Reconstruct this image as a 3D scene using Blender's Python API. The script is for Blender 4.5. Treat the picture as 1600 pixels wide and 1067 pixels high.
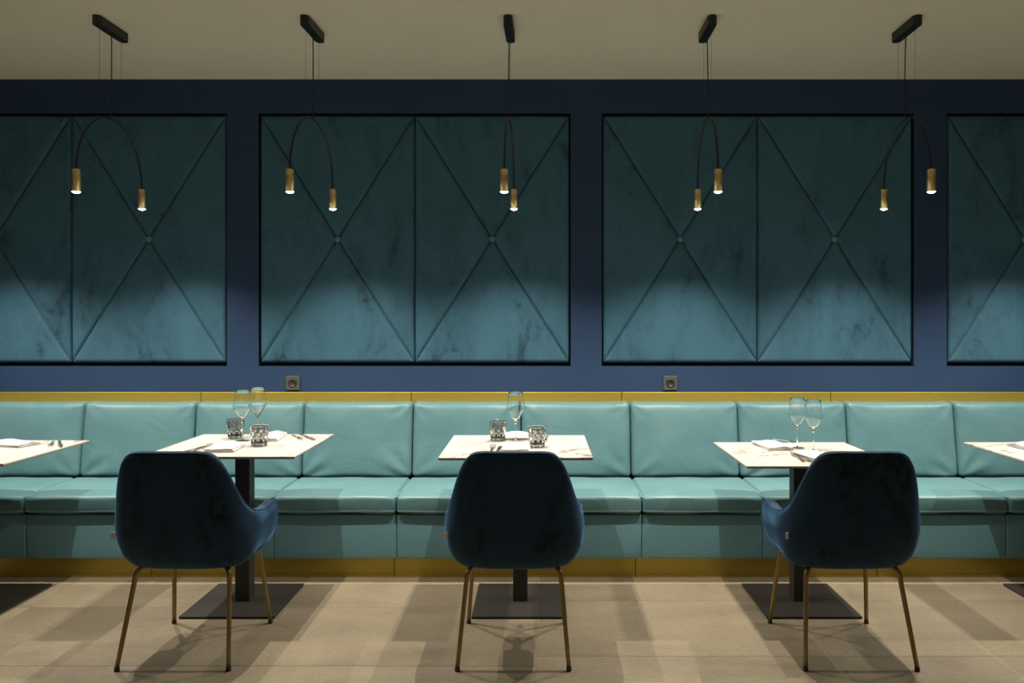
import bpy, bmesh, math, random
from mathutils import Vector, Matrix
for o in list(bpy.data.objects):
    bpy.data.objects.remove(o)
S = bpy.context.scene
C = S.collection
PI = math.pi
random.seed(4)

# ------------------------------------------------------------ camera, world, exposure
cam = bpy.data.cameras.new('camera')
cam.sensor_width = 36; cam.lens = 27
cam.shift_x = -45/1600; cam.shift_y = -38.5/1600
cam.clip_start = 0.05
camo = bpy.data.objects.new('camera', cam); C.objects.link(camo)
H = 1.356
camo.location = (0, 0, H); camo.rotation_euler = (PI/2, 0, 0)
S.camera = camo
S.view_settings.view_transform = 'Standard'
S.view_settings.look = 'None'
S.view_settings.gamma = 1
S.view_settings.use_curve_mapping = False
S.view_settings.exposure = 0.05
w = bpy.data.worlds.new('world'); S.world = w; w.use_nodes = True
w.node_tree.nodes['Background'].inputs[0].default_value = (1, .93, .82, 1)
w.node_tree.nodes['Background'].inputs[1].default_value = 0.05
PEND_W = 66; FILL_W = 120
LIGHT_COL = (1.0, .895, .755)

# ------------------------------------------------------------ materials
def new_mat(name, col=(.5, .5, .5), rough=.5, metal=0, spec=.5):
    m = bpy.data.materials.new(name); m.use_nodes = True
    b = m.node_tree.nodes['Principled BSDF']
    b.inputs['Base Color'].default_value = (*col, 1)
    b.inputs['Roughness'].default_value = rough
    b.inputs['Metallic'].default_value = metal
    b.inputs['Specular IOR Level'].default_value = spec
    return m, m.node_tree, b

def coords(nt, rand=False, scale=(1, 1, 1)):
    tc = nt.nodes.new('ShaderNodeTexCoord')
    mp = nt.nodes.new('ShaderNodeMapping'); mp.inputs['Scale'].default_value = scale
    nt.links.new(tc.outputs['Object'], mp.inputs['Vector'])
    if rand:
        oi = nt.nodes.new('ShaderNodeObjectInfo')
        mu = nt.nodes.new('ShaderNodeVectorMath'); mu.operation = 'SCALE'
        mu.inputs[0].default_value = (37, 53, 71)
        nt.links.new(oi.outputs['Random'], mu.inputs['Scale'])
        nt.links.new(mu.outputs[0], mp.inputs['Location'])
    return mp.outputs[0]

def noise(nt, vec, scale, detail=4, rough=.55, dist=0):
    n = nt.nodes.new('ShaderNodeTexNoise')
    n.inputs['Scale'].default_value = scale; n.inputs['Detail'].default_value = detail
    n.inputs['Roughness'].default_value = rough; n.inputs['Distortion'].default_value = dist
    nt.links.new(vec, n.inputs['Vector'])
    return n.outputs['Fac']

def ramp(nt, fac, stops):
    r = nt.nodes.new('ShaderNodeValToRGB')
    els = r.color_ramp.elements
    while len(els) < len(stops): els.new(.5)
    for e, (p, c) in zip(els, stops):
        e.position = p
        e.color = (*c, 1) if isinstance(c, tuple) else (c, c, c, 1)
    nt.links.new(fac, r.inputs['Fac'])
    return r.outputs['Color']

def mix(nt, fac, a, b, mode='MIX'):
    m = nt.nodes.new('ShaderNodeMix'); m.data_type = 'RGBA'; m.blend_type = mode
    if isinstance(fac, (int, float)): m.inputs[0].default_value = fac
    else: nt.links.new(fac, m.inputs[0])
    for s, v in ((6, a), (7, b)):
        if isinstance(v, tuple): m.inputs[s].default_value = (*v, 1)
        else: nt.links.new(v, m.inputs[s])
    return m.outputs[2]

def bump(nt, b, h, strength=.2, dist=.002):
    n = nt.nodes.new('ShaderNodeBump')
    n.inputs['Strength'].default_value = strength; n.inputs['Distance'].default_value = dist
    nt.links.new(h, n.inputs['Height']); nt.links.new(n.outputs[0], b.inputs['Normal'])

def velvet(name, base, dark, sheen, tint, rough=.75, blot=(.42, .62)):
    m, nt, b = new_mat(name, base, rough, 0, .25)
    v = coords(nt, True, (1, 1, .55))
    n1 = noise(nt, v, 4.5, 6, .62, .8)
    n2 = noise(nt, v, 14, 5, .7, 1.5)
    mm = nt.nodes.new('ShaderNodeMath'); mm.operation = 'MULTIPLY_ADD'; mm.inputs[1].default_value = .35
    nt.links.new(n2, mm.inputs[0])
    m2 = nt.nodes.new('ShaderNodeMath'); m2.operation = 'MULTIPLY'; m2.inputs[1].default_value = .65
    nt.links.new(n1, m2.inputs[0]); nt.links.new(m2.outputs[0], mm.inputs[2])
    c = ramp(nt, mm.outputs[0], [(blot[0]-.09, dark), (blot[0], tuple(x*.72+y*.28 for x, y in zip(base, dark))), (blot[1], base), (1, base)])
    nt.links.new(c, b.inputs['Base Color'])
    b.inputs['Sheen Weight'].default_value = sheen
    b.inputs['Sheen Roughness'].default_value = .35
    b.inputs['Sheen Tint'].default_value = (*tint, 1)
    f = noise(nt, v, 350, 2)
    bump(nt, b, f, .12, .001)
    return m

M = {}
M['panel_velvet'] = velvet('teal velvet', (.053, .147, .220), (.018, .056, .086), .2, (.5, .8, 1), .7, (.42, .54))
M['button_velvet'] = new_mat('teal button velvet', (.10, .22, .28), .6)[0]
M['chair_velvet'] = velvet('navy velvet', (.012, .040, .086), (.002, .006, .012), .7, (.13, .36, .72), .8, (.45, .56))

def leather():
    m, nt, b = new_mat('teal upholstery', (.12, .34, .35), .42, 0, .45)
    v = coords(nt, True)
    n1 = noise(nt, v, 3, 5, .6, .5)
    c = ramp(nt, n1, [(.3, (.086, .200, .228)), (.7, (.116, .235, .260))])
    nt.links.new(c, b.inputs['Base Color'])
    n2 = noise(nt, v, 6, 3, .5, 1.2)
    n3 = noise(nt, v, 260, 2, .6)
    mm = nt.nodes.new('ShaderNodeMath'); mm.operation = 'MULTIPLY_ADD'; mm.inputs[1].default_value = .04
    nt.links.new(n3, mm.inputs[0]); nt.links.new(n2, mm.inputs[2])
    bump(nt, b, mm.outputs[0], .35, .012)
    return m
M['leather'] = leather()
M['leather_pipe'] = new_mat('teal piping', (.24, .42, .43), .4)[0]

def paint(name, col, rough=.6, v=.08, spec=.3):
    m, nt, b = new_mat(name, col, rough, 0, spec)
    vec = coords(nt)
    n = noise(nt, vec, 1.3, 4)
    c = ramp(nt, n, [(.3, tuple(x*(1-v) for x in col)), (.7, tuple(min(1, x*(1+v)) for x in col))])
    nt.links.new(c, b.inputs['Base Color'])
    bump(nt, b, noise(nt, vec, 90, 3), .05, .001)
    return m
M['navy'] = paint('navy wall paint', (.024, .056, .130), .55)
M['front_fabric'] = paint('teal bench front fabric', (.145, .325, .40), .6, .08, .3)
M['recess'] = paint('shade-dark recess lining', (.012, .022, .045), .7)  # near-black tone puts the gap's shade into the lining colour
M['ceiling'] = paint('ceiling plaster', (.86, .77, .60), .8, .03)
M['beige'] = paint('beige wall', (.62, .56, .45), .8)

def brass(name, col, rough, aniso_scale=(1, 1, 60)):
    m, nt, b = new_mat(name, col, rough, 1)
    v = coords(nt, True, aniso_scale)
    n = noise(nt, v, 4, 4)
    r = ramp(nt, n, [(.3, rough*.85), (.7, min(1, rough*1.2))])
    nt.links.new(r, b.inputs['Roughness'])
    return m
M['gold_panel'] = brass('satin gold laminate', (.45, .355, .065), .42)
M['gold_panel'].node_tree.nodes['Principled BSDF'].inputs['Metallic'].default_value = .55
M['brass'] = brass('brushed brass', (.88, .69, .35), .4, (60, 60, 1))
M['leg_brass'] = brass('bronzed brass leg', (.31, .235, .105), .42, (8, 8, 1))

def floor_mat():
    m, nt, b = new_mat('porcelain floor tile', (.3, .25, .18), .5, 0, .35)
    v = coords(nt, True, (.7, 1.6, 1))
    n1 = noise(nt, v, 1.8, 7, .6, .6)
    n2 = noise(nt, v, 60, 4, .65)
    c = ramp(nt, n1, [(.3, (.185, .155, .108)), (.5, (.255, .214, .150)), (.72, (.305, .258, .182))])
    d = ramp(nt, n2, [(.35, (.86, .86, .86)), (.62, (1.05, 1.05, 1.05))])
    nt.links.new(mix(nt, 1, c, d, 'MULTIPLY'), b.inputs['Base Color'])
    bump(nt, b, n2, .08, .001)
    return m
M['tile'] = floor_mat()
M['grout'] = new_mat('tile grout', (.235, .198, .142), .9)[0]

def marble():
    m, nt, b = new_mat('white marble', (.8, .77, .7), .28, 0, .4)
    v = coords(nt, True)
    n = noise(nt, v, 2.6, 5, .6, .9)
    sub = nt.nodes.new('ShaderNodeMath'); sub.operation = 'SUBTRACT'; sub.inputs[1].default_value = .5
    nt.links.new(n, sub.inputs[0])
    ab = nt.nodes.new('ShaderNodeMath'); ab.operation = 'ABSOLUTE'; nt.links.new(sub.outputs[0], ab.inputs[0])
    vein = ramp(nt, ab.outputs[0], [(0, 1.0), (.007, .6), (.02, .12), (.04, 0.0)])
    msk = ramp(nt, noise(nt, v, 3.1, 2), [(.47, 0.0), (.60, 1.0)])
    f = mix(nt, 1, vein, msk, 'MULTIPLY')
    cl = ramp(nt, noise(nt, v, 3, 4), [(.3, (.44, .42, .39)), (.7, (.51, .495, .465))])
    nt.links.new(mix(nt, f, cl, (.10, .07, .045)), b.inputs['Base Color'])
    return m
M['marble'] = marble()
M['marble_edge'] = new_mat('tabletop edge', (.48, .39, .28), .5)[0]
M['iron'] = paint('dark bronze powder coat', (.040, .036, .032), .45)
M['black'] = new_mat('black metal', (.012, .012, .012), .45)[0]
M['rubber'] = new_mat('black rubber', (.02, .018, .015), .8)[0]
M['cable'] = new_mat('steel cable', (.07, .07, .065), .4, .6)[0]
M['linen'] = paint('white linen', (.74, .72, .68), .85, .03)
M['steel'] = new_mat('polished steel', (.62, .56, .46), .18, 1)[0]
M['tag'] = new_mat('grey label cloth', (.75, .74, .68), .8)[0]
M['socket'] = new_mat('graphite plastic', (.085, .082, .078), .45)[0]
M['socket_dark'] = new_mat('dark socket insert', (.02, .02, .02), .4)[0]

def glass(name, col, rough=0):
    m, nt, b = new_mat(name, col, rough)
    b.inputs['Transmission Weight'].default_value = 1
    b.inputs['IOR'].default_value = 1.45
    return m
M['glass'] = glass('clear glass', (1, 1, 1))
M['smoke'] = glass('smoked glass', (.58, .58, .57))
M['smoke_dark'] = glass('dark smoked glass base', (.12, .11, .10))
def glow(name, col, s):
    m, nt, b = new_mat(name, col)
    b.inputs['Emission Color'].default_value = (*col, 1); b.inputs['Emission Strength'].default_value = s
    return m
M['bulb'] = glow('lit lamp lens', (1, .88, .66), 25)

# ------------------------------------------------------------ helpers
cache = {}
def link(name, me, mat=None, parent=None, loc=(0, 0, 0), rot=(0, 0, 0), smooth=None):
    o = bpy.data.objects.new(name, me); C.objects.link(o)
    if mat is not None and me is not None and len(me.materials) == 0:
        for k in (mat if isinstance(mat, (list, tuple)) else [mat]): me.materials.append(M[k])
    if parent is not None: o.parent = parent
    o.location = loc; o.rotation_euler = rot
    return o

def part(name, key, builder, mat, parent=None, loc=(0, 0, 0), rot=(0, 0, 0)):
    """mesh shared by every part with the same key"""
    if key is None or key not in cache:
        me = builder(); me.name = name
        if key is not None: cache[key] = me
    else: me = cache[key]
    return link(name, me, mat, parent, loc, rot)

def thing(name, label, cat, loc=(0, 0, 0), rotz=0, group=None):
    o = bpy.data.objects.new(name, None); C.objects.link(o)
    o.empty_display_size = .1
    o.location = loc; o.rotation_euler = (0, 0, rotz)
    return tag(o, label, cat, group)

def tag(o, label, cat, group=None):
    o['label'] = label; o['category'] = cat
    if group: o['group'] = group
    return o

def from_py(vs, fs, smooth=True):
    me = bpy.data.meshes.new('m'); me.from_pydata([tuple(v) for v in vs], [], fs); me.update()
    bm = bmesh.new(); bm.from_mesh(me)
    bmesh.ops.recalc_face_normals(bm, faces=bm.faces); bm.to_mesh(me); bm.free()
    if smooth: me.polygons.foreach_set('use_smooth', [True]*len(me.polygons))
    return me

def box(x0, x1, y0, y1, z0, z1, bev=0, seg=2):
    bm = bmesh.new()
    bmesh.ops.create_cube(bm, size=1)
    for v in bm.verts:
        v.co = Vector(((x0+x1)/2+v.co.x*(x1-x0), (y0+y1)/2+v.co.y*(y1-y0), (z0+z1)/2+v.co.z*(z1-z0)))
    if bev: bmesh.ops.bevel(bm, geom=bm.edges[:], offset=bev, segments=seg, profile=.5, affect='EDGES')
    me = bpy.data.meshes.new('box'); bm.to_mesh(me); bm.free()
    return me

def axis(half, r, n):
    inner = half-r
    a = [-half, -half+r*.12, -half+r*.35, -half+r*.65]
    a += [-inner+2*inner*i/n for i in range(n+1)]
    a += [half-r*.65, half-r*.35, half-r*.12, half]
    return a

def soft_box(w, d, h, r, nx, ny, nz, deform=None):
    hs = (w/2, d/2, h/2); A = [axis(w/2, r, nx), axis(d/2, r, ny), axis(h/2, r, nz)]
    idx = {}; vs = []; fs = []
    def vert(i, j, k):
        key = (i, j, k)
        if key in idx: return idx[key]
        q = Vector((A[0][i], A[1][j], A[2][k]))
        inn = Vector([max(-(hs[t]-r), min(hs[t]-r, q[t])) for t in range(3)])
        dv = q-inn
        if dv.length > 1e-9: q = inn+dv.normalized()*r
        if deform: q = Vector(deform(q))
        idx[key] = len(vs); vs.append(q); return idx[key]
    L = [len(a)-1 for a in A]
    for ax in range(3):
        u, v = [t for t in range(3) if t != ax]
        for side in (0, L[ax]):
            for a in range(L[u]):
                for b in range(L[v]):
                    quad = []
                    for (da, db) in ((0, 0), (1, 0), (1, 1), (0, 1)):
                        ijk = [0, 0, 0]; ijk[ax] = side; ijk[u] = a+da; ijk[v] = b+db
                        quad.append(vert(*ijk))
                    fs.append(quad)
    return from_py(vs, fs)

def lathe(prof, n=32, wob=None):
    vs = []; fs = []
    rows = []
    for (r, z) in prof:
        if r < 1e-6: rows.append([len(vs)]); vs.append((0, 0, z))
        else:
            row = []
            for k in range(n):
                a = 2*PI*k/n; rr = r if wob is None else wob(r, z, a, len(rows))
                row.append(len(vs)); vs.append((rr*math.cos(a), rr*math.sin(a), z))
            rows.append(row)
    for A_, B_ in zip(rows, rows[1:]):
        for k in range(n):
            a, b = A_[k % len(A_)], A_[(k+1) % len(A_)]
            c, d = B_[(k+1) % len(B_)], B_[k % len(B_)]
            f = []
            for t in (a, b, c, d):
                if t not in f: f.append(t)
            if len(f) > 2: fs.append(f)
    return from_py(vs, fs)

def tube(pts, rad, n=10, closed=False):
    pts = [Vector(p) for p in pts]; N = len(pts)
    rads = rad if isinstance(rad, list) else [rad]*N
    vs = []; fs = []
    t0 = (pts[1]-pts[0]).normalized()
    nrm = t0.orthogonal().normalized()
    for i, p in enumerate(pts):
        if closed: t = (pts[(i+1) % N]-pts[i-1]).normalized()
        else: t = (pts[min(i+1, N-1)]-pts[max(i-1, 0)]).normalized()
        nrm = (nrm-t*nrm.dot(t)).normalized(); bn = t.cross(nrm)
        for k in range(n):
            a = 2*PI*k/n
            vs.append(p+(nrm*math.cos(a)+bn*math.sin(a))*rads[i])
    for i in range(N if closed else N-1):
        j = (i+1) % N
        for k in range(n):
            fs.append([i*n+k, i*n+(k+1) % n, j*n+(k+1) % n, j*n+k])
    if not closed:
        fs.append(list(range(n))[::-1]); fs.append([(N-1)*n+k for k in range(n)])
    return from_py(vs, fs)

def smooth_path(ctrl, n=8):
    P = [Vector(c) for c in ctrl]; P = [2*P[0]-P[1]]+P+[2*P[-1]-P[-2]]
    out = []
    for i in range(1, len(P)-2):
        for k in range(n):
            t = k/n; a, b, c, d = P[i-1:i+3]
            out.append(.5*((2*b)+(c-a)*t+(2*a-5*b+4*c-d)*t*t+(3*b-a-3*c+d)*t**3))
    out.append(P[-2]); return out

def interp(x, tab):
    if x <= tab[0][0]: return tab[0][1]
    for (a, b), (c, d) in zip(tab, tab[1:]):
        if x <= c:
            t = (x-a)/(c-a); return b+(d-b)*t
    return tab[-1][1]

def sstep(a, b, x):
    t = max(0, min(1, (x-a)/(b-a))); return t*t*(3-2*t)

# ------------------------------------------------------------ setting
WY = 4.57; CZ = 2.769
RX0, RX1, RY0 = -5.2, 5.2, -3.2
def px(p, D): return (p-845)*D/1200
def struct(name, me, mat, parent=None):
    o = link(name, me, mat, parent)
    if parent is None: o['kind'] = 'structure'
    return o
PW = .9215; PT, PB = 2.556, 1.084            # panel width, top and bottom
groups = [(px(229, 4.55)-PW*1.0-PW*.5, ), (px(647, 4.55)-PW, ), (px(1185.5, 4.55)-PW, ), (px(1484, 4.55), )]
groups = [g[0] for g in groups]
G = .007
holes = [(g-G, g+2*PW+G, PB-.021, PT+.011) for g in groups]
DP = .05
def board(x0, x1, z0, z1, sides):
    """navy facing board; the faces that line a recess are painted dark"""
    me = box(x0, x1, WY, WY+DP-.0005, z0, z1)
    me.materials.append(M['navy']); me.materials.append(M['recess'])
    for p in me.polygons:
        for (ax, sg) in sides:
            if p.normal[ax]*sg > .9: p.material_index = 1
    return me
backing = box(RX0, RX1, WY+DP, WY+DP+.2, 0, CZ)
struct('wall_back', backing, 'recess')
z0h, z1h = holes[0][2], holes[0][3]
struct('wall_facing_lower', board(RX0, RX1, 0, z0h, ((2, 1),)), None)
struct('wall_facing_upper', board(RX0, RX1, z1h, CZ, ((2, -1),)), None)
prev = RX0
for (ha, hb, _, _) in holes+[(RX1, RX1, 0, 0)]:
    if ha-prev > .01: struct('wall_stile', board(prev, ha, z0h, z1h, ((0, 1), (0, -1))), None)
    prev = hb
struct('ceiling', box(RX0-.2, RX1+.2, RY0-.2, WY+.2, CZ, CZ+.15), 'ceiling')
floor = struct('floor', box(RX0-.2, RX1+.2, RY0-.2, WY+.2, -.15, -.0015), 'grout')
struct('wall_left', box(RX0-.2, RX0, RY0, WY, 0, CZ), 'navy')
struct('wall_right', box(RX1, RX1+.2, RY0, WY, 0, CZ), 'navy')
struct('wall_front', box(RX0-.2, RX1+.2, RY0-.2, RY0, 0, CZ), 'beige')
TW, TD = 1.18, .6
for i in range(-4, 5):
    for j in range(-10, 3):
        x0 = -.02+i*TW; y0 = (2.985 if i < 0 else 3.07)+j*TD
        if y0+TD > 4.3: pass
        xa, xb = max(x0, RX0), min(x0+TW, RX1); ya, yb = max(y0, RY0), min(y0+TD, WY)
        if xb-xa < .05 or yb-ya < .05: continue
        full = xb-xa > TW-.001 and yb-ya > TD-.001
        ww, dd = xb-xa-.0022, yb-ya-.0022
        part('tile', 'tile' if full else None, lambda ww=ww, dd=dd: box(-ww/2, ww/2, -dd/2, dd/2, -.012, 0, .0006, 1), 'tile', floor, ((xa+xb)/2, (ya+yb)/2, 0))

# gold rail above the banquette backs
rail = struct('trim_1', box(RX0+.01, RX1-.01, WY-.012, WY-.0005, .70, .905), 'recess')
rj = [-5.18]+[px(315, 4.55)-1.245*2, px(315, 4.55)-1.245, px(315, 4.55), px(643, 4.55), px(971, 4.55), px(1297, 4.55), px(1297, 4.55)+1.245, px(1297, 4.55)+2.49, 5.18]
rj = [r for r in rj if -5.19 < r < 5.19]
for a, b in zip(rj, rj[1:]):
    if b-a < .03: continue
    part('gold_panel', None, lambda: box(a+.0015, b-.0015, WY-.03, WY-.012, .70, .911, .0025, 2), 'gold_panel', rail)

# ------------------------------------------------------------ velvet wall panels
def pad_segment(kind):
    """one triangular quarter of a panel; local frame: x across, z up, centre at origin, y toward the wall"""
    hw, hh = PW/2-.001, (PT-PB)/2
    cn = {'t': [(-hw, hh), (hw, hh)], 'b': [(hw, -hh), (-hw, -hh)], 'l': [(-hw, -hh), (-hw, hh)], 'r': [(hw, hh), (hw, -hh)]}[kind]
    A, B = Vector(cn[0]), Vector(cn[1]); O = Vector((0, 0)); n = 56
    L = math.hypot(hw, hh)
    def hgt(p):
        x, z = p
        d1 = abs(x*hh-z*hw)/L; d2 = abs(x*hh+z*hw)/L; dd = min(d1, d2)
        de = min(hw-abs(x), hh-abs(z)); de = max(de, 0)
        R = .022
        e = math.sqrt(max(0, 1-(1-min(de/R, 1))**2))
        h = .026+.022*e
        h += .006*(1-math.exp(-de/.10))
        h -= .014*math.exp(-dd/.005)*min(1, .35+de/.05)+.0045*math.exp(-dd/.03)
        h -= .012*math.exp(-(x*x+z*z)/(.03**2))
        return h
    idx = {}; vs = []; fs = []
    def ease(t): return t-.5*math.sin(2*PI*t)/(2*PI)
    for i in range(n+1):
        s = ease(i/n)
        for j in range(i+1):
            t = ease(j/i) if i else 0
            p = O.lerp(A.lerp(B, t), s)
            idx[(i, j)] = len(vs); vs.append(Vector((p.x, -hgt(p), p.y)))
    for i in range(n):
        for j in range(i+1):
            fs.append([idx[(i, j)], idx[(i+1, j)], idx[(i+1, j+1)]])
            if j < i: fs.append([idx[(i, j)], idx[(i+1, j+1)], idx[(i, j+1)]])
    base = []
    for j in range(n+1):
        p = vs[idx[(n, j)]]; base.append(len(vs)); vs.append(Vector((p.x, 0, p.z)))
    for j in range(n):
        fs.append([idx[(n, j)], base[j], base[j+1], idx[(n, j+1)]])
    # backing
    c = len(vs); vs.append(Vector((0, 0, 0)))
    for j in range(n): fs.append([base[j], c, base[j+1]])
    for (j0) in (0, n):
        chain = [idx[(i, 0 if j0 == 0 else i)] for i in range(n+1)]
        fs.append(chain+[base[j0], c])
    return from_py(vs, fs)
PL = [('teal velvet panel at the left edge of the photo, cut by the frame', 0, 0),
      ('teal velvet X-quilted panel left of the navy strip, above and behind the left chair', 0, 1),
      ('teal velvet X-quilted panel behind the second pendant lamp from the left', 1, 0),
      ('teal velvet X-quilted panel behind the middle pendant lamp', 1, 1),
      ('teal velvet X-quilted panel behind the fourth pendant lamp from the left', 2, 0),
      ('teal velvet X-quilted panel behind the rightmost pendant lamp', 2, 1),
      ('teal velvet panel at the right edge of the photo, cut by the frame', 3, 0)]
def wall_panel(lab, x):
    t = thing('velvet_panel', lab, 'wall panel', (x, WY+.048, (PT+PB)/2), 0, 'velvet panels set into the blue wall')
    for k in 'tblr': part('pad_segment', 'pad_'+k, lambda: pad_segment(k), 'panel_velvet', t)
    part('button', 'button', lambda: lathe([(0, 0), (.019, .001), (.0205, .005), (.0165, .011), (.008, .0145), (0, .015)], 20), 'button_velvet', t, (0, -.034, 0), (PI/2, 0, 0))
for (lab, g, k) in PL: wall_panel(lab, groups[g]+PW*(k+.5))
wall_panel('teal velvet panel wholly beyond the right edge of the photo', groups[3]+PW*1.5)

# ------------------------------------------------------------ outlets
for (lab, p) in (('square dark grey power socket left, on blue wall above gold rail by the stemware', 458), ('square dark grey power socket right, on blue wall between middle and right tables', 1047)):
    t = thing('power_outlet', lab, 'socket', (px(p, 4.57), WY, .963), 0, 'wall sockets above the gold rail')
    part('cover_plate', 'cover', lambda: box(-.042, .042, -.011, -.0005, -.042, .042, .003, 2), 'socket', t)
    part('socket_insert', 'insert', lambda: lathe([(0, .0006), (.018, .0006), (.0195, .003), (.024, .0034), (.025, 0), (.025, -.004)], 28), 'socket_dark', t, (0, -.011, 0), (PI/2, 0, 0))
    for s in (-1, 1):
        part('pin', 'pin', lambda: lathe([(0, .002), (.0028, .002), (.0028, -.002), (0, -.002)], 10), 'steel', t, (s*.0095, -.0115, 0), (PI/2, 0, 0))

# ------------------------------------------------------------ banquette
seams = [-3.93, -3.295, -2.66, -2.01, -1.38, -.745, -.115, .5215, 1.147, 1.777, 2.406, 3.035, 3.665]
bench = thing('banquette_base', 'long teal upholstered bench base on a gold plinth along the wall', 'bench', (0, 4.0, 0))
def B(name, key, me, mat): return part(name, key, me, mat, bench, (0, -4.0, 0))
B('carcass', None, lambda: box(seams[0], seams[-1], 4.02, WY-.035, .0, .335), 'recess')
for a, b in zip(seams, seams[1:]):
    part('front_panel', 'fp%.3f' % (b-a), lambda: soft_box(b-a-.0016, .05, .228, .007, 14, 1, 6,
         lambda q: (q.x, q.y-(.004*(1-min(1, abs(q.z)/.114)**2) if q.y < 0 else 0), q.z)), 'front_fabric', bench, ((a+b)/2, -.005, .220))
kj = [seams[0], px(236, 4)-1.257, px(236, 4), px(616, 4), px(993, 4), px(993, 4)+1.257, px(993, 4)+2.514, seams[-1]]
kj = sorted(kj)
for a, b in zip(kj, kj[1:]):
    if b-a < .02: continue
    part('gold_plinth_panel', None, lambda: box(a+.001, b-.001, 0, .02, 0, .106, .0015, 1), 'gold_panel', bench)

def seat_mesh(w):
    D0, D1 = 3.945, 4.395
    d = D1-D0; h = .098
    def df(q):
        x, y, z = q
        u = x/(w/2); v = y/(d/2)
        if z > 0:
            z += .010*(1-u*u)*(1-v*v)*(z/(h/2))
            z += .0015*math.sin(x*23+y*9)*(1-u*u)
            if v < -.6: z -= .010*((-.6-v)/.4)**2
        if y < 0: y -= .004*(1-u*u)*(1-(abs(z)/(h/2))**2 if abs(z) < h/2 else 0)
        if y < 0 and z < 0: z += .003*math.sin(u*PI*1.5+.6)*(-v)
        if v < -.5:              # pinched, gathered front corners
            c = max(0, (abs(u)-.72)/.28)
            z -= .007*c*c*(.5+z/h); y += .004*c*c
            if y < 0 and abs(z) < h/2-.006: y -= .0016*math.sin(x*150+z*60)*math.exp(-((1-abs(u))/.12)**2)
        return (x, y, z)
    return soft_box(w, d, h, .018, 26, 20, 3, df)
def seat_piping(w, zz, off):
    d = .45; r = .02; pts = []
    hw, hd = w/2-.001, d/2-.0005
    for (cx, cy, a0) in ((hw-r, hd-r, 0), (-hw+r, hd-r, PI/2), (-hw+r, -hd+r, PI), (hw-r, -hd+r, 1.5*PI)):
        for k in range(6):
            a = a0+k*PI/10; pts.append((cx+(r+off)*math.cos(a), cy+(r+off)*math.sin(a), zz))
        if a0 == PI:
            for k in range(1, 14):
                x = -hw+r+(2*hw-2*r)*k/14; u = x/hw
                pts.append((x, -hd-off-.003*(1-u*u), zz+.0015*math.sin(u*4)))
    return tube(pts, .0016, 5, True)
def back_mesh(w, seed):
    h = .425; d = .10; rnd = random.Random(seed)
    ph = [rnd.random()*6 for _ in range(6)]; amp = [rnd.uniform(.5, 1.2) for _ in range(4)]
    def df(q):
        x, y, z = q
        u = x/(w/2); v = z/(h/2)
        if y < 0:
            y -= .016*(1-u**4)*(1-v**4)
            for s in (-1, 1):          # gather folds running in from the lower corners
                dx, dz = s*x-w/2, z+h/2
                rr = math.hypot(dx, dz); th = math.atan2(dz, -dx)
                y -= amp[s+1]*.0055*math.exp(-((rr-.11)/.085)**2)*math.sin(th*9+ph[s+1])*sstep(.02, .08, rr)
                dz2 = h/2-z; rr = math.hypot(dx, dz2); th = math.atan2(dz2, -dx)
                y -= amp[2 if s > 0 else 3]*.0022*math.exp(-((rr-.07)/.06)**2)*math.sin(th*8+ph[s+3])
            y -= .0012*math.sin(x*17+ph[4])*math.sin(z*21+ph[5])
        z += .006*abs(u)**6 if z > 0 else 0
        y += (z+h/2)*.13
        return (x, y, z)
    return soft_box(w, d, h, .028, 34, 2, 26, df)
MODLAB = ['left of the photo frame, out of view', 'at the far left edge, behind the cut off table', 'just left of the left chair, second from left edge',
          'directly behind the left chair and wineglasses', 'below the left wall socket, right of the left chair', 'left half of the pair behind the middle table',
          'right half of the pair behind the middle table', 'between middle and right tables, below the right wall socket',
          'behind the pair of wineglasses on the right table', 'right of the right chair', 'at the far right edge, behind the cut off table', 'right of the photo frame, out of view']
for i, (a, b) in enumerate(zip(seams, seams[1:])):
    ww = round(b-a, 3); cx = (a+b)/2
    if i == 0 or i == len(seams)-2: pass
    t = thing('seat_cushion', 'teal bench seat cushion '+MODLAB[i] if i not in (5, 6) else 'teal bench seat cushion, '+MODLAB[i], 'cushion', (cx, 4.170, .3395), 0, 'seat cushions along the bench')
    part('cushion_pad', 'seat%.3f' % ww, lambda: seat_mesh(ww-.004), 'leather', t, (0, 0, .052))
    part('piping', 'pipe%.3f' % ww, lambda: seat_piping(ww-.004, .036, .0006), 'leather_pipe', t, (0, 0, .052))
    part('stitch_line', 'stit%.3f' % ww, lambda: seat_piping(ww-.004, -.034, -.0006), 'leather_pipe', t, (0, 0, .052))
    o = part('back_cushion', None, lambda: back_mesh(ww-.003, i), 'leather', None, (cx, 4.463, .6425))
    tag(o, 'upright teal back cushion '+MODLAB[i], 'cushion', 'back cushions along the bench')

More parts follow.
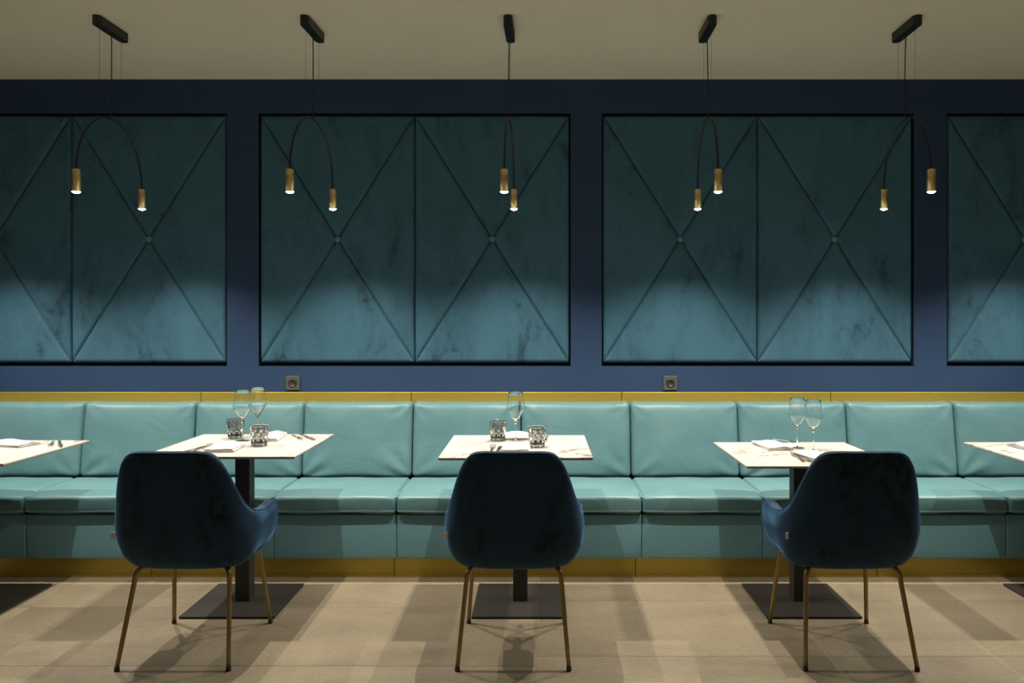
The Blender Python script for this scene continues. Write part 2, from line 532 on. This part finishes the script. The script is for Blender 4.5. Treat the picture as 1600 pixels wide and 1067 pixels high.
# ------------------------------------------------------------ tables
def table(x, z, lab, base_x=None, rot=0):
    bx = (base_x if base_x is not None else x)
    t = thing('dining_table', lab, 'table', (bx, 3.66, 0), 0, 'marble topped bistro tables')
    dx = x-bx
    part('tabletop', 'top', lambda: box(-.334, .334, -.315, .315, -.009, 0, .0015, 1), 'marble', t, (dx, -.04, z), (0, 0, rot))
    part('edge_backing', 'topb', lambda: box(-.331, .331, -.312, .312, -.003, 0, .0006, 1), 'marble_edge', t, (dx, -.04, z-.009), (0, 0, rot))
    part('support_plate', 'supp', lambda: box(-.17, .17, -.17, .17, -.006, 0, .002, 1), 'black', t, (dx*.5, 0, z-.0121))
    part('column', 'col%.3f' % z, lambda: box(-.034, .034, -.034, .034, .009, z-.018, .002, 2), 'iron', t)
    part('base_plate', 'base', lambda: box(-.2145, .2145, -.2145, .2145, .002, .012, .002, 2), 'iron', t)
    for sx in (-1, 1):
        for sy in (-1, 1):
            part('glide', 'glide', lambda: lathe([(0, 0), (.012, 0), (.012, .003), (0, .003)], 12), 'rubber', t, (sx*.19, sy*.19, 0))
    return t
table(-2.646, .724, 'white marble square table cut off by left edge of the photo', -2.68)
table(-1.393, .755, 'white marble square table behind left chair with two wineglasses and two tumblers', -1.41)
table(-.110, .750, 'white marble square table behind middle chair with a single wineglass', -.097, .004)
table(1.219, .714, 'white marble square table behind right chair with two wineglasses and no tumblers', 1.229)
table(2.50, .714, 'white marble square table cut off by right edge of the photo', 2.546)

# ------------------------------------------------------------ chairs
def path_point(s):
    """outer outline of the tub, s = arc length from the back centre (signed)"""
    sg = -1 if s < 0 else 1
    s = abs(s)
    L, P = tub
    if s <= L[-1]:
        for k in range(1, len(L)):
            if s <= L[k]:
                t = (s-L[k-1])/(L[k]-L[k-1]); p = P[k-1].lerp(P[k], t); break
    else:
        p = P[-1]+Vector((0, s-L[-1]))
    return Vector((sg*p.x, p.y))
W_, B_ = .277, .18
P = []
for k in range(61):
    a = PI/2*k/60; e = 2/2.7
    P.append(Vector((W_*math.sin(a)**e if k else 0, -.045-B_*math.cos(a)**e if k < 60 else -.045)))
Ls = [0]
for a, b in zip(P, P[1:]): Ls.append(Ls[-1]+(b-a).length)
tub = (Ls, P)
SEND = Ls[-1]+.205
ZT = [(0, .848), (.10, .848), (.145, .845), (.17, .836), (.195, .812), (.22, .765), (.24, .712), (.26, .660), (.28, .624), (.305, .602), (.34, .587), (.40, .576), (.44, .572), (.48, .577), (.52, .580), (.56, .576), (.62, .57)]
ZB = [(0, .356), (.30, .356), (.36, .360), (.44, .372), (.50, .386), (.56, .402), (.62, .42)]
INS = [(0, .074), (.004, .066), (.012, .054), (.027, .040), (.057, .022), (.09, .012), (.12, .006), (.16, 0), (1, 0)]
def sm(x, tab, hh=.018):
    return (interp(x-hh, tab)+2*interp(x, tab)+interp(x+hh, tab)+interp(x-hh*2, tab)*.5+interp(x+hh*2, tab)*.5)/5
def shell_mesh():
    NS = 96; rings = []; vs = []; fs = []
    T = .046
    for i in range(NS+1):
        q = -1+2*i/NS
        s = q*SEND; sa = abs(s)
        p = path_point(s); e = .004
        tg = (path_point(s+e)-path_point(s-e)) if abs(s)+e < SEND+.01 else Vector((0, 1 if s > 0 else -1))
        if sa > Ls[-1]: tg = Vector((0, 1 if s > 0 else -1))
        tg.normalize(); nin = Vector((-tg.y, tg.x))
        if s == 0: nin = Vector((0, 1))
        zt, zb = sm(sa, ZT, .011), sm(sa, ZB)
        T = .046+.006*sstep(.3, .45, sa)
        end = max(0, (sa-(SEND-.03))/.03)
        k = math.sqrt(max(0, 1-end*end))
        zc = (zt+zb)/2; hz = (zt-zb)/2-.030*(1-k); tt = T*max(k, .12)
        off0 = (T-tt)/2
        zt, zb = zc+hz, zc-hz
        ring = []
        prof = []
        r = tt/2; m = 14
        for a in range(m+1): prof.append((0, zb+r+(zt-zb-2*r)*a/m))
        for a in range(1, 6): an = PI*a/6; prof.append((r-r*math.cos(an), zt-r+r*math.sin(an)))
        for a in range(m+1): prof.append((tt, zt-r-(zt-zb-2*r)*a/m))
        for a in range(1, 6): an = PI*a/6; prof.append((r+r*math.cos(an), zb+r-r*math.sin(an)))
        backness = sstep(.42, .12, sa) if False else 1-sstep(.12, .46, sa)
        for (o, z) in prof:
            Rb = .13; dz = z-sm(sa, ZB)
            inset = 0
            inset = interp(dz, INS)*(1 if o < T*.6 else 1.2)*(1-.55*sstep(.38, .50, sa))
            off = off0+o+inset*(1 if o < T else 1)
            # belly: slight outward crown on the outer face
            crown = .008*math.sin(PI*max(0, min(1, (z-zb)/(zt-zb)))) if o < T*.4 else -.006*math.sin(PI*max(0, min(1, (z-zb)/(zt-zb))))
            x = p.x+nin.x*(off-crown); y = p.y+nin.y*(off-crown)
            y -= (z-.42)*.145*backness
            ring.append(len(vs)); vs.append((x, y, z))
        rings.append(ring)
    n = len(rings[0])
    for A_, Bq in zip(rings, rings[1:]):
        for k in range(n): fs.append([A_[k], A_[(k+1) % n], Bq[(k+1) % n], Bq[k]])
    fs.append(rings[0][::-1]); fs.append(rings[-1])
    return from_py(vs, fs)
def rim_seam():
    pts = []
    for i in range(0, 91):
        s = (-1+2*i/90)*(SEND-.03); sa = abs(s); p = path_point(s); z = sm(sa, ZT)-.006
        backness = 1-sstep(.12, .46, sa)
        e = .004; tg = (path_point(s+e)-path_point(s-e)).normalized(); nin = Vector((-tg.y, tg.x))
        pts.append((p.x+nin.x*.006, p.y+nin.y*.006-(z-.42)*.145*backness, z))
    return tube(pts, .0018, 5)
def leg_mesh(front, sx):
    if front: c = [(.13*sx, .10, .366), (.165*sx, .150, .364), (.183*sx, .172, .345), (.188*sx, .180, .31), (.213*sx, .23, .012)]
    else: c = [(.13*sx, -.08, .366), (.165*sx, -.125, .364), (.182*sx, -.146, .346), (.187*sx, -.153, .31), (.214*sx, -.228, .012)]
    p = smooth_path(c[:4], 6)+[Vector(c[3]).lerp(Vector(c[4]), t) for t in (.25, .5, .75, 1)]
    n = len(p); return tube(p, [.0118-.0034*(i/(n-1))**1.5 for i in range(n)], 14)
def chair(x, y, lab, rz=0):
    t = thing('armchair', lab, 'chair', (x, y, 0), rz, 'navy velvet armchairs facing the bench')
    part('upholstered_shell', 'shell', shell_mesh, 'chair_velvet', t)
    part('rim_seam', 'rim', rim_seam, 'chair_velvet', t)
    part('seat_cushion', 'cseat', lambda: soft_box(.43, .42, .10, .035, 14, 14, 2, lambda q: (q.x*(1-.10*max(0, -q.y/.21)), q.y, q.z+(.012*(1-(q.x/.215)**2)*(1-(q.y/.21)**2) if q.z > 0 else 0))), 'chair_velvet', t, (0, .035, .425))
    part('seat_pan', 'pan', lambda: soft_box(.34, .34, .03, .012, 4, 4, 1), 'chair_velvet', t, (0, .055, .392))
    for f in (0, 1):
        for s in (-1, 1):
            lg = part('leg', 'leg%d%d' % (f, s), lambda: leg_mesh(f, s), 'leg_brass', t)
            part('foot_cap', 'cap', lambda: lathe([(0, 0), (.0088, 0), (.0098, .002), (.0098, .014), (0, .014)], 14), 'rubber', lg, (s*(.213 if f else .214), .23 if f else -.228, 0))
    part('care_tag', 'ctag', lambda: box(-.0012, .0012, -.008, .008, -.013, .013, .0004, 1), 'tag', t, (-.264, -.166, .50), (0, 0, 2.215))
    return t
chair(-1.41, 3.17, 'left navy velvet armchair on brass legs, seen from behind')
chair(-.106, 3.17, 'middle navy velvet armchair on brass legs, seen squarely from behind')
chair(1.228, 3.17, 'right navy velvet armchair on brass legs, in front of table without tumblers')
chair(-2.70, 3.17, 'navy velvet armchair at cut off left table, outside the photo frame')
chair(2.52, 3.17, 'navy velvet armchair at cut off right table, outside the photo frame')

# ------------------------------------------------------------ tableware
def wineglass(x, y, z, lab):
    t = thing('wine_glass', lab, 'wine glass', (x, y, z), 0, 'stemmed wine glasses')
    out = [(.0052, .098), (.009, .104), (.020, .1215), (.031, .139), (.0405, .1535), (.0436, .162), (.042, .180), (.0385, .205), (.0345, .230), (.0327, .244), (.0323, .2448)]
    inn = [(.0319, .244), (.0336, .230), (.0375, .205), (.0409, .180), (.0423, .163), (.0393, .1545), (.0295, .140), (.018, .1225), (.007, .108), (0, .105)]
    part('bowl', 'bowl', lambda: lathe([(0, .097)]+out+inn, 40), 'glass', t)
    part('stem', 'stem', lambda: lathe([(0, .0045), (.0055, .006), (.0036, .014), (.0030, .05), (.0032, .085), (.0048, .0965), (0, .0972)], 16), 'glass', t)
    part('foot', 'foot', lambda: lathe([(0, .0005), (.034, .0005), (.0350, .0012), (.034, .0020), (.012, .0040), (0, .0044)], 40), 'glass', t)
def tumbler_mesh():
    n = 90
    prof = [(0, 0), (.030, 0), (.0345, .002)]
    zs = [.004+.088*k/22 for k in range(23)]
    for z in zs: prof.append((.0355+.0085*(z/.092)**.8, z))
    prof += [(.0435, .0955), (.0420, .096), (.0412, .094)]
    for z in (.08, .06, .04, .025): prof.append((.0335+.0085*(z/.092), z))
    prof += [(.030, .017), (.018, .0145), (0, .0142)]
    def wob(r, z, a, row):
        if .003 < z < .09 and row >= 3 and row <= 25:
            c = a*9/(2*PI); q = (z-.004)*26
            return r-.0045*abs(math.sin(PI*(c+q)))*abs(math.sin(PI*(c-q)))*(1 if z > .02 else .5)
        return r
    return lathe(prof, n, wob)
def tumbler(x, y, z, lab):
    t = thing('water_tumbler', lab, 'tumbler', (x, y, z), 0, 'textured smoked water tumblers')
    part('glass_body', 'tumb', tumbler_mesh, 'smoke', t)
    part('dark_base', 'tumbb', lambda: lathe([(0, .0146), (.026, .0146), (.0305, .0165), (.0308, .0185), (.024, .0195), (0, .0198)], 36), 'smoke_dark', t)
def fork_mesh():
    L = .195; vs = []; fs = []
    st = [(0, .0065, .001), (.02, .0075, .0015), (.07, .0045, .004), (.115, .0028, .006), (.130, .0045, .0055), (.140, .011, .004), (.150, .0125, .003)]
    def add(a, b, x0a, x1a, x0b, x1b, za, zb):
        i = len(vs); th = .0016
        vs.extend([(x0a, a, za), (x1a, a, za), (x1b, b, zb), (x0b, b, zb), (x0a, a, za+th), (x1a, a, za+th), (x1b, b, zb+th), (x0b, b, zb+th)])
        fs.extend([[i+k for k in f] for f in ((0, 1, 2, 3), (4, 5, 6, 7), (0, 1, 5, 4), (1, 2, 6, 5), (2, 3, 7, 6), (3, 0, 4, 7))])
    for (a, wa, za), (b, wb, zb) in zip(st, st[1:]): add(a, b, -wa, wa, -wb, wb, za, zb)
    for k in range(4):
        c = -.0105+.007*k; zs = [(.150, .003), (.165, .0035), (.180, .006), (.198, .011)]
        for (a, za), (b, zb) in zip(zs, zs[1:]): add(a, b, c-.0016, c+.0016, c-.0013, c+.0013, za, zb)
    return from_py(vs, fs, False)
def knife_mesh():
    vs = []; fs = []
    st = [(0, .007, .0, .006), (.03, .0078, 0, .007), (.09, .0055, 0, .006), (.10, .006, .002, .0045), (.13, .0095, .0022, .004), (.18, .0095, .0022, .004), (.205, .006, .0022, .0038), (.215, .001, .0025, .0035)]
    for (a, wd, z0, z1) in st: vs.extend([(-wd, a, z0), (wd, a, z0), (wd, a, z1), (-wd, a, z1)])
    for i in range(len(st)-1):
        b = i*4
        for k in range(4): fs.append([b+k, b+(k+1) % 4, b+4+(k+1) % 4, b+4+k])
    fs.append([0, 1, 2, 3]); n = len(vs); fs.append([n-4, n-3, n-2, n-1])
    return from_py(vs, fs, False)
def napkin_mesh(seed, lift):
    rnd = random.Random(seed); ph = rnd.random()*5
    parts = []
    W2, D2 = .062, .105
    # a cloth folded in layers: each fold is a flattened loop along x
    vs = []; fs = []
    N = 22; lay = []
    th = .0042
    prof = []
    for k in range(3):        # zig-zag of three layers with rounded turns
        z = .003+k*th*1.25
        xs = [-W2+2*W2*i/N for i in range(N+1)]
        if k % 2: xs = xs[::-1]
        for xx in xs: prof.append((xx, z))
        if k < 2:
            sg = 1 if k % 2 == 0 else -1
            for a in (30, 60, 90, 120, 150):
                an = math.radians(a); prof.append((sg*(W2+.0026*math.sin(an)), z+th*.625*(1-math.cos(an))))
    M2 = 18
    for j in range(M2+1):
        y = -D2+2*D2*j/M2
        for i, (xx, z) in enumerate(prof):
            zz = z+lift*math.exp(-((xx-.01)/.028)**2)*(.4+.6*math.exp(-((y-.03)/.06)**2))*(z/.014)
            zz += .0012*math.sin(xx*60+y*20+ph)*(z/.014)
            xs_ = xx+.004*math.sin(y*22+ph)*(z/.014)+.003*math.sin(i*.4)
            vs.append((xs_, y*(1-.02*(z/.014)), zz))
    n = len(prof)
    for j in range(M2):
        for i in range(n-1): fs.append([j*n+i, j*n+i+1, (j+1)*n+i+1, (j+1)*n+i])
    me = from_py(vs, fs)
    return me
def napkin(x, y, z, lab, rz=0, seed=1, lift=.004):
    o = part('napkin', None, lambda: napkin_mesh(seed, lift), 'linen', None, (x, y, z), (0, 0, rz))
    m = o.modifiers.new('thick', 'SOLIDIFY'); m.thickness = .0018; m.offset = 0
    tag(o, lab, 'napkin', 'folded white linen napkins')
def fork(x, y, z, lab, rz=0):
    tag(part('fork', 'fork', fork_mesh, 'steel', None, (x, y, z), (0, 0, rz)), lab, 'fork', 'dinner forks')
def knife(x, y, z, lab, rz=0):
    tag(part('knife', 'knife', knife_mesh, 'steel', None, (x, y, z), (0, 0, rz)), lab, 'knife', 'dinner knives')
E = .0006
z = .755+E
wineglass(-1.4446, 3.72, z, 'left, nearer wine glass on the left table, in front of tumbler')
wineglass(-1.425, 3.865, z, 'right, farther wine glass on the left table, nearest the left socket')
tumbler(-1.508, 3.795, z, 'smoked tumbler on left table, behind the nearer wine glass')
tumbler(-1.310, 3.575, z, 'smoked tumbler on left table, nearest the viewer, right of the napkin')
napkin(-1.436, 3.50, z, 'white napkin on left table, near side, above the left chair back', .12, 1, .006)
fork(-1.545, 3.375, z, 'fork on left table, near side, left of the napkin', -.05)
knife(-1.575, 3.36, z, 'knife on left table, near side, outermost left beside fork', -.12)
napkin(-1.345, 3.80, z, 'white napkin on left table, far bench side, behind the tumblers', .1, 2, .014)
fork(-1.262, 3.90, z, 'fork on left table, far side, right of the far napkin', PI+.55)
knife(-1.225, 3.90, z, 'knife on left table, far side, rightmost piece of cutlery', PI+.65)
z = .750+E
wineglass(-.121, 3.69, z, 'single wine glass standing in the centre of the middle table')
tumbler(-.210, 3.76, z, 'smoked tumbler on middle table, left of the wine glass')
tumbler(-.018, 3.575, z, 'smoked tumbler on middle table, right of the wine glass')
napkin(-.113, 3.52, z, 'white napkin on middle table, near side, above the middle chair back', .02, 3, .003)
fork(-.222, 3.385, z, 'fork on middle table, near side, left of the napkin', .0)
knife(-.197, 3.37, z, 'knife on middle table, near side, between fork and napkin', -.05)
napkin(-.095, 3.83, z, 'raised white napkin on middle table, far side behind the wine glass', PI/2+.05, 4, .02)
fork(.035, 3.90, z, 'fork on middle table, far side, right of the far napkin', PI-.1)
z = .714+E
wineglass(1.256, 3.76, z, 'left, taller looking wine glass on the right table')
wineglass(1.303, 3.67, z, 'right wine glass on the right table, nearer the right chair')
napkin(1.142, 3.79, z, 'white napkin on right table, far side, left of the wine glasses', .10, 5, .008)
fork(1.165, 3.885, z+.0245, 'fork lying on the far napkin of the right table', PI+.45)
napkin(1.260, 3.50, z, 'white napkin on right table, near side, half hidden by chair back', .25, 6, .004)
fork(1.160, 3.385, z, 'fork on right table, near side, left of the near napkin', -.08)
knife(1.190, 3.37, z, 'knife on right table, near side, between fork and napkin', .1)
z = .724+E
napkin(-2.60, 3.78, z, 'white napkin on the cut off left table', PI/2-.2, 7, .014)
fork(-2.475, 3.90, z, 'fork on the cut off left table, right of napkin', PI+.5)
knife(-2.44, 3.89, z, 'knife on the cut off left table, outermost right piece', PI+.6)
z = .714+E
napkin(2.43, 3.78, z, 'white napkin on the cut off table at right edge', PI/2+.1, 8, .014)

# ------------------------------------------------------------ pendant lamps
def capsule(L, wd, h):
    bm = bmesh.new(); r = wd/2; pts = []
    for k in range(17): a = PI*k/16; pts.append((r*math.cos(a), L/2-r+r*math.sin(a)))
    for k in range(17): a = PI+PI*k/16; pts.append((r*math.cos(a), -L/2+r+r*math.sin(a)))
    n = len(pts)
    vs = [(x, y, 0) for x, y in pts]+[(x, y, h) for x, y in pts]
    fs = [list(range(n)), list(range(n, 2*n))]+[[k, (k+1) % n, n+(k+1) % n, n+k] for k in range(n)]
    bm.free(); return from_py(vs, fs, False)
ORD = ['out of frame on the left', 'leftmost', 'second from left', 'middle', 'fourth from left', 'rightmost', 'out of frame on the right']
near = [-3.05, -2.087, -1.127, -.164, .796, 1.754, 2.72]
far = [-3.04, -2.077, -1.083, -.140, .817, 1.787, 2.75]
for lab, xn, xf in zip(ORD, near, far):
    xc = (xn+xf)/2; yc = 3.725; ang = math.atan2(-(xf-xn), .55); span = math.hypot(xf-xn, .55)/2
    t = thing('pendant_lamp', lab+' arched black pendant lamp with two lit brass spots', 'lamp', (xc, yc, CZ), 0, 'arched twin pendant lamps over the tables')
    part('canopy', 'canopy', lambda: capsule(.262, .043, .042), 'black', t, (0, -.007, -.042), (0, 0, ang*.4))
    part('cord_grip', 'grip', lambda: lathe([(0, 0), (.006, 0), (.006, .012), (0, .012)], 12), 'black', t, (0, 0, -.053))
    zt = 2.314-CZ; zl = 2.018-CZ; b_ = zt-zl
    sw = .006*math.sin(xc*3)
    part('cord', None, lambda: tube([(0, 0, -.05), (sw*.6, -.01*math.sin(ang), -.15), (sw, 0, -.26), (sw*.4, 0, -.36), (0, 0, zt+.002)], .0026, 8), 'black', t)
    arch_pts = [(0+span*math.cos(a)*-math.sin(ang), span*math.cos(a)*math.cos(ang), zl+b_*math.sin(a)) for a in [PI*k/48 for k in range(49)]]
    part('arch', None, lambda: tube(arch_pts, .0046, 10), 'black', t)
    for dy in (-.10, .085):
        f = dy/span; zz = zl+b_*math.sqrt(1-f*f)
        part('cable', None, lambda: tube([(-dy*math.sin(ang)*.4, dy, -.041), (-dy*math.sin(ang), dy, zz)], .0006, 6), 'cable', t)
    for sg in (-1, 1):
        lx, ly = -sg*span*math.sin(ang), sg*span*math.cos(ang)
        hd = part('lamp_head', 'head', lambda: lathe([(0, -.0945), (.0155, -.0945), (.0155, -.1), (.0185, -.1), (.0185, -.002), (.0172, 0), (.006, 0), (.006, .004), (0, .004)], 28), 'brass', t, (lx, ly, zl))
        part('lens', 'lens', lambda: lathe([(0, -.108), (.009, -.1066), (.0165, -.1025), (.0178, -.1002), (.0178, -.0998), (.0152, -.0998), (.0152, -.096), (0, -.096)], 24), 'bulb', hd)
        ld = bpy.data.lights.new('lamp_light', 'SPOT'); ld.energy = PEND_W; ld.color = LIGHT_COL
        ld.spot_size = math.radians(127); ld.spot_blend = 1; ld.shadow_soft_size = .005
        lo = bpy.data.objects.new('lamp_light', ld); C.objects.link(lo); lo.parent = t; lo.location = (lx, ly, zl-.122)

# ------------------------------------------------------------ added fill downlights behind the camera, guessed, brightening ceiling and chair backs
for i, x in enumerate((-3.6, -1.2, 1.2, 3.6)):
    where = ('far left', 'inner left', 'inner right', 'far right')[i]
    t = thing('added_fill_light', 'added ceiling fill light behind the viewer, '+where+' of four', 'lamp', (x, -1.2, CZ), 0, 'added fill lights behind the viewer')
    part('ring', 'dring', lambda: lathe([(.045, 0), (.055, 0), (.055, -.004), (.045, -.004), (.045, 0)], 28), 'black', t)
    part('lens', 'dlens', lambda: lathe([(0, -.001), (.044, -.001), (.044, -.003), (0, -.003)], 28), 'bulb', t)
    ld = bpy.data.lights.new('fill_light', 'SPOT'); ld.energy = FILL_W; ld.color = LIGHT_COL
    ld.spot_size = math.radians(120); ld.spot_blend = .6; ld.shadow_soft_size = .04
    lo = bpy.data.objects.new('fill_light', ld); C.objects.link(lo); lo.parent = t; lo.location = (0, 0, -.02)
